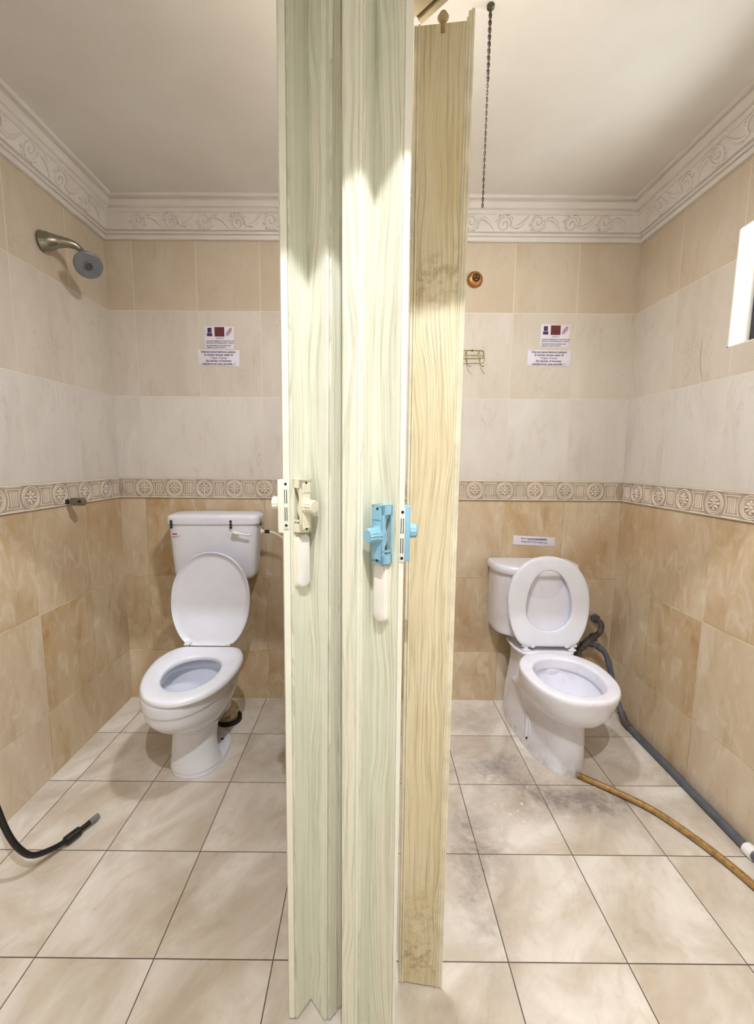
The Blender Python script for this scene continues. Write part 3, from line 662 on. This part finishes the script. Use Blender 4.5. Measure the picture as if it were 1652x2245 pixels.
def card(label, cx_, cz, rot):
    T = sheet('notice_card', label, 'notice', (cx_, cz), .137, .104, rot); T['group'] = 'pictured notice cards'; y = D-.0021
    b = nb(); bx(b, (cx_-.046, y, cz+.034), (.019, .0006, .022)); bx(b, (cx_-.046, y, cz+.014), (.025, .0006, .014)); obj('purple_picture', b, M_purple, T)
    b = nb(); bx(b, (cx_+.001, y, cz+.027), (.046, .0006, .043)); obj('maroon_picture', b, M_redp, T)
    b = nb(); P = [(cos(a)*.009, sin(a)*.022) for a in [2*pi*k/20 for k in range(20)]]
    prism(b, P, 0, .0006, Matrix.Translation((cx_+.046, y+.0004, cz+.027)) @ Matrix.Rotation(radians(35), 4, 'Y') @ Matrix.Rotation(pi/2, 4, 'X')); obj('pink_picture', b, M_pink, T)
    text('NOTIS !!', .0095, (cx_+.003, y, cz-.006), M_ink, T)
    for i, s in enumerate(['DILARANG MEMBUANG "SANITARY PAD"', 'MASUK KE DALAM MANGKUK TANDAS', 'SILA BUANGKAN KE DALAM TONG', 'SAMPAH DI LUAR TANDAS !!']):
        text(s, .0072, (cx_-.062, y, cz-.0175-.0088*i-(.003 if i > 1 else 0)), M_ink, T, 'LEFT', .0001)
def note(label, cx_, cz, rot, w=.197, h=.074):
    T = sheet('notice_strip', label, 'notice', (cx_, cz), w, h, rot); T['group'] = 'typed notice strips'
    for i, s in enumerate(['Dilarang jemur/gantung pakaian', 'di merata tempat selain di', '"Tingkat 4 Sahaja"', 'Sila lakukan di kawasan', 'sidai/jemuran yang tersedia ..!']):
        text(s, .0132 if i != 2 else .012, (cx_-.001, D-.0021, cz+.0235-.0138*i), M_ink, T, bold=.00022 if i != 2 else 0)
card('white pictured notice card on the back wall over the left toilet', -.717, 1.820, .6)
note('white typed notice strip below the pictured card in the left cubicle', -.7235, 1.728, .8)
card('white pictured notice card on the back wall over the right toilet', .874, 1.8385, 1.2)
note('glossy typed notice strip below the pictured card in the right cubicle', .851, 1.738, .8, .205, .072)
T = sheet('flush_notice', 'small white paper strip stuck on the wall just above the right cistern', 'notice', (.829, .853), .210, .046, 2.5)
b = nb(); bx(b, (.845, D-.0019, .860), (.090, .0003, .012)); obj('blue_smudge', b, M_inkb, T)
text('Please Flush the Toilet After Use', .0098, (.828, D-.0023, .860), M_ink, T, rot=-2.5); text('Tolong Siram Tandas Lepas Guna', .0098, (.828, D-.0023, .844), M_ink, T, rot=-2.5)

# ---------------------------------------------------------------- folding doors
def panel(b, a0, b0, a1, b1, z0, z1, th=.008, off=0.0, tb=0):
    """vertical board from plan point a to b (bottom a0,b0; top a1,b1)"""
    def cornerset(a, bb, z):
        a = Vector((a[0], a[1])); bb = Vector((bb[0], bb[1])); t = (bb-a).normalized(); n = Vector((-t.y, t.x)); e = th/2
        return [Vector((*(p), z)) for p in (a+n*(e+off), bb+n*(e+off), bb-n*(e-off), a-n*(e-off))]
    R = []
    for k in range(2):
        z = (z0, z1)[k]; R.append(cornerset((a0, a1)[k], (b0, b1)[k], z))
    rings(b, R)
def L(p, q, t): return (p[0]+(q[0]-p[0])*t, p[1]+(q[1]-p[1])*t)
def rib(b, p0, p1, z0, z1, r=.0022): tube(b, [(p0[0], p0[1], z0), (p1[0], p1[1], z1)], r, 8)
# left door: nodes (bottom, top)
Z0, Z1 = .008, 2.055
DL = thing('folding_door', 'pale green wood-grain folding door with cream lock, folded at the left cubicle', 'door', (-.11, .86, 0), 'folding cubicle doors')
Lp0, Lp1 = (-.1573, .820), (-.1481, .820)
Lv0, Lv1 = (-.1262, .864), (-.1155, .864)
Lr0, Lr1 = (-.0852, .819), (-.0733, .819)
Ls0, Ls1 = (-.0668, .838), (-.0590, .838)
Lt0, Lt1 = (-.0480, .862), (-.0480, .862)
b = nb(); R = []
for (x, y), z in ((Lp0, Z0), (Lp1, Z1)): R.append([Vector(q) for q in ((x-.0115, y-.001, z), (x, y-.001, z), (x+.003, y+.010, z), (x+.0, y+.024, z), (x-.010, y+.026, z), (x-.016, y+.012, z))])
rings(b, R); tag(obj('lead_post', b, M_doorw, DL, angle=20), 'smooth ivory edge profile')
for nm, a0, b0, a1, b1 in (('p', L(Lp0, Lv0, .04), L(Lp0, Lv0, .97), L(Lp1, Lv1, .04), L(Lp1, Lv1, .97)), ('q', L(Lv0, Lr0, .04), L(Lv0, Lr0, .80), L(Lv1, Lr1, .04), L(Lv1, Lr1, .80)),
                           ('r', L(Lr0, Ls0, .08), L(Lr0, Ls0, .92), L(Lr1, Ls1, .08), L(Lr1, Ls1, .92)), ('s', L(Ls0, Lt0, .08), Lt0, L(Ls1, Lt1, .08), Lt1)):
    b = nb(); panel(b, a0, b0, a1, b1, Z0, Z1, .006, -.003); obj('panel', b, M_door, DL, flat=True)
b = nb()
panel(b, L(Lv0, Lr0, .80), Lr0, L(Lv1, Lr1, .80), Lr1, Z0, Z1, .007, -.003)
for t in (.82, .90, .985): rib(b, L(Lv0, Lr0, t), L(Lv1, Lr1, t), Z0, Z1, .0014)
obj('hinge_strip', b, M_doorw, DL, flat=True)
b = nb(); rib(b, (Ls0[0], Ls0[1]-.003), (Ls1[0], Ls1[1]-.003), Z0, Z1, .003); obj('hinge_strip', b, M_doorw, DL)
b = nb(); rib(b, (Lv0[0], Lv0[1]+.003), (Lv1[0], Lv1[1]+.003), Z0, Z1, .003); obj('hinge_strip', b, M_doorw, DL)

def frame_at(o, t, n):   # local x = along face t, y = -normal?, here columns (t, n, z)
    t = Vector((*t, 0)).normalized(); n = Vector((*n, 0)).normalized()
    return Matrix(((t.x, n.x, 0, o[0]), (t.y, n.y, 0, o[1]), (0, 0, 1, o[2]), (0, 0, 0, 1)))
def lock(root, M, mat, name_lbl, h=.100, w=.027, dp=.026, kl=.021):
    """M: x along the face (away from lead edge), y out of the face, z up; origin at bottom near corner"""
    b = nb(); t = .0035
    # hollow body: side cheeks, top, bottom, outer face; the slotted side faces the viewer (x=0)
    bx(b, (w*.5, dp-t/2, h/2), (w, t, h), M, bev=.001); bx(b, (w-t/2, dp/2, h/2), (t, dp, h), M)
    bx(b, (w/2, dp/2, t/2+.001), (w, dp, t+.002), M); bx(b, (w/2, dp/2, h-t/2-.001), (w, dp, t+.002), M)
    bx(b, (.001, .003, h/2), (.003, .006, h), M); bx(b, (.001, dp-.003, h/2), (.003, .006, h), M)
    bx(b, (.001, dp/2, .008), (.003, dp, .016), M); bx(b, (.001, dp/2, h-.008), (.003, dp, .016), M)
    bx(b, (.001, dp/2, h*.22), (.003, dp, .003), M)
    prism(b, [(.004, .008), (w-.004, .008), (w-.004, h*.30), (.004, h*.30)], 0, .0012, M @ Matrix.Translation((0, dp+.0012, 0)) @ Matrix.Rotation(pi/2, 4, 'X'))
    prism(b, [(.004, h-.024), (w-.004, h-.024), (w-.004, h-.008), (.004, h-.008)], 0, .0012, M @ Matrix.Translation((0, dp+.0012, 0)) @ Matrix.Rotation(pi/2, 4, 'X'))
    o = obj('lock_body', b, mat, root, angle=30)
    kM = M @ Matrix.Translation((w*.5, dp, h*.50)) @ Matrix.Rotation(-pi/2, 4, 'X')
    b = nb(); lathe(b, [(.0150, -.001), (.0150, .003), (.0125, .004), (.0125, kl-.002), (.011, kl)], kM, 28, rib=.10); obj('knob', b, mat, o, angle=25)
    b = nb(); lathe(b, [(.006, 0), (.006, .006)], M @ Matrix.Translation((.004, dp*.5, h*.82)) @ Matrix.Rotation(pi/2, 4, 'Y'), 12)
    tube(b, [M @ Vector((.006, dp*.5, h*.80)), M @ Vector((.006, dp*.62, h*.62)), M @ Vector((.006, dp*.45, h*.45)), M @ Vector((.006, dp*.62, h*.30))], .0028, 8, smooth=3); obj('latch_arm', b, mat, o)
    b = nb()
    for z in (.006, h-.006): lathe(b, [(.0025, 0), (.0025, .0005)], M @ Matrix.Translation((w*.45, dp+.0002, z)) @ Matrix.Rotation(-pi/2, 4, 'X'), 10)
    obj('screw_hole', b, M_dark, o)
    return o
def slotplate(root, c, t, mat, w=.0085, h=.092, th=.0015):
    """plate facing -y at centre c; t = x tilt"""
    M = Matrix.Translation(c) @ Matrix.Rotation(radians(t), 4, 'Y')
    b = nb(); bx(b, (0, 0, 0), (w, th, h), M, bev=.0006); o = obj('strike_plate', b, mat, root)
    b = nb()
    for z0 in (-.018, .016):
        for dx in (-.0020, .0016): bx(b, (dx, -th/2-.0002, z0), (.0013, .0008, .026), M)
    for z0 in (-h*.43, h*.43): lathe(b, [(.0026, 0), (.0026, .0006)], M @ Matrix.Translation((0, -th/2-.0001, z0)) @ Matrix.Rotation(pi/2, 4, 'X'), 12)
    obj('slots', b, M_dark, o)
def pull(root, M, h=.107, w=.036, dp=.013):
    def rr(x0, x1, z0, z1, r):
        P = []
        for cx_, cz_, a0 in ((x1-r, z1-r, 0), (x0+r, z1-r, 90), (x0+r, z0+r, 180), (x1-r, z0+r, 270)):
            for k in range(7): a = radians(a0+15*k); P.append((cx_+r*cos(a), cz_+r*sin(a)))
        return P
    F = M @ Matrix(((1, 0, 0, 0), (0, 0, 1, 0), (0, 1, 0, 0), (0, 0, 0, 1)))
    b = nb(); prism(b, rr(-.001, w+.002, -.003, h+.002, .012), 0, .005, F, bev=.0012); o = obj('handle', b, M_cream, root)
    b = nb(); prism(b, rr(.001, w-.004, .0, h-.001, .011), .004, dp+.002, F, bev=.0035); obj('grip', b, M_white, o)
# left lock: face from lead edge to the valley, normal to the right and out
tl = Vector((Lv1[0]-Lp1[0], Lv1[1]-Lp1[1])).normalized(); nl = Vector((tl.y, -tl.x))
xm = lambda z: L(Lp0, Lp1, z/2.04)
p = xm(1.12); MLk = frame_at((p[0]+tl.x*.004+nl.x*.003, p[1]+tl.y*.004+nl.y*.003, 1.112), tl, nl)
lock(DL, MLk, M_cream, 'cream')
p = xm(1.05); pull(DL, frame_at((p[0]+tl.x*.006+nl.x*.003, p[1]+tl.y*.006+nl.y*.003, 1.000), tl, nl))
slotplate(DL, (xm(1.16)[0]-.0060, .8165, 1.164), -.3, M_doorw)
b = nb(); xx = xm(1.16)[0]; bx(b, (xx-.0165, .834, 1.160), (.014, .026, .104), bev=.003); lb = obj('lock_body', b, M_doorw, DL)
b = nb(); lathe(b, [(.0125, 0), (.0125, .012), (.010, .0135)], axisM((xx-.023, .836, 1.166), (-1, 0, 0)), 24, rib=.08); obj('knob', b, M_doorw, lb)

# right door
DR = thing('folding_door', 'pale green wood-grain folding door with blue lock and yellowed panel, right cubicle', 'door', (.05, .80, 0), 'folding cubicle doors')
R00, R01 = (-.0440, .752), (-.0440, .752)
R10, R11 = (-.0170, .738), (-.0166, .738)
R20, R21 = (.0064, .775), (.0029, .775)
R30, R31 = (.0540, .722), (.0479, .722)
for a0, b0, a1, b1 in ((R00, L(R00, R10, .90), R01, L(R01, R11, .90)), (L(R10, R20, .06), L(R10, R20, .97), L(R11, R21, .06), L(R11, R21, .97)), (L(R20, R30, .03), L(R20, R30, .98), L(R21, R31, .03), L(R21, R31, .98))):
    b = nb(); panel(b, a0, b0, a1, b1, Z0, Z1, .006, -.003 if a0 != R20 else -.003); obj('panel', b, M_door, DR, flat=True)
b = nb(); rib(b, (R10[0]-.001, R10[1]+.001), (R11[0]-.001, R11[1]+.001), Z0, Z1, .0030); rib(b, (R10[0]+.003, R10[1]+.004), (R11[0]+.003, R11[1]+.004), Z0, Z1, .0022); obj('hinge_strip', b, M_doorw, DR)
b = nb(); rib(b, (R00[0]+.001, R00[1]), (R01[0]+.001, R01[1]), Z0, Z1, .0032); obj('hinge_strip', b, M_doorw, DR)
b = nb(); R = []
for (x, y), z in ((R30, Z0), (R31, Z1)): R.append([Vector(q) for q in ((x-.001, y+.002, z), (x+.0005, y-.001, z), (x+.0095+(.0022 if z > 1 else -.004), y-.001, z), (x+.010+(.0022 if z > 1 else -.004), y+.020, z), (x-.004, y+.020, z))])
rings(b, R); tag(obj('lead_post', b, M_doorw, DR, angle=20), 'smooth ivory edge profile')
tr_ = Vector((R21[0]-R31[0], R21[1]-R31[1])).normalized(); nr = Vector((-tr_.y, tr_.x))
xr = lambda z: L(R30, R31, z/2.04)
p = xr(1.12); MRk = frame_at((p[0]+tr_.x*.010+nr.x*.003, p[1]+tr_.y*.010+nr.y*.003, 1.0745), tr_, nr)
lock(DR, MRk, M_blue, 'blue')
p = xr(1.02); pull(DR, frame_at((p[0]+tr_.x*.014+nr.x*.003, p[1]+tr_.y*.014+nr.y*.003, .966), tr_, nr))
slotplate(DR, (xr(1.12)[0]+.0055, .7195, 1.124), .2, M_doorw)
b = nb(); xx = xr(1.12)[0]; bx(b, (xx+.0135, .733, 1.126), (.012, .024, .096), bev=.003); lb = tag(obj('lock_body', b, M_blue, DR), 'pale blue inner lock case')
b = nb(); lathe(b, [(.0125, 0), (.0125, .010), (.010, .012)], axisM((xx+.0195, .734, 1.130), (1, 0, 0)), 24, rib=.08); obj('knob', b, M_blue, lb)
# rearmost yellowed panel by the partition
def yp(x0, x1, z): return None
b = nb(); panel(b, (.0870, .8955), (.1720, .8850), (.0830, .8955), (.1725, .8850), .006, 2.036, .008); pn = tag(obj('panel', b, M_stain, DR, flat=True), 'yellowed grimy panel')
b = nb(); rib(b, (.0835, .894), (.0790, .894), .006, 2.036, .0036); rib(b, (.0885, .890), (.0845, .890), .006, 2.036, .0020); tag(obj('hinge_strip', b, M_stedge, DR), 'yellowed edge strip')
b = nb(); rib(b, (.1745, .883), (.1752, .883), .006, 2.052, .0034); rib(b, (.1795, .882), (.1805, .882), .004, 2.055, .0030); rib(b, (.1690, .8805), (.1700, .8805), .006, 2.040, .0016); tag(obj('hinge_strip', b, M_stedge, DR), 'yellowed edge strip')
b = nb(); tube(b, [(.127, .8875, 2.02), (.127, .8875, 2.046)], .0045, 8); lathe(b, [(.001, -.0095), (.006, -.0075), (.0106, 0), (.006, .0075), (.001, .0095)], Matrix.Translation((.127, .888, 2.0465)), 20); obj('roller', b, M_roll, DR)
b = nb(); bx(b, (.062, .86, 1.02), (.012, .08, 2.02)); obj('panel', b, M_stain, DR, flat=True)
# ceiling track
T = thing('door_track', 'beige door track with brown groove slanting above the yellowed door panel', 'track', (.12, .86, 2.05))
dv = Vector((.70, -.714, 0)); nv = Vector((.714, .70, 0)); o0 = Vector((.0805, .9130, 2.066))
def bar(a, c, w, h, z, mat, nm):
    b = nb(); t = Matrix(((dv.x, nv.x, 0, o0.x), (dv.y, nv.y, 0, o0.y), (0, 0, 1, z), (0, 0, 0, 1))); bx(b, ((a+c)/2, w[0]/2+w[1]/2, h/2), (c-a, w[1]-w[0], h), t, bev=.001); return obj(nm, b, mat, T, flat=True)
bar(0, .55, (-.004, .004), .010, 2.070, M_trackd, 'groove')
bar(0, .55, (.004, .015), .022, 2.066, M_track, 'flange'); bar(-.02, .55, (-.04, -.004), .022, 2.066, M_track, 'flange')
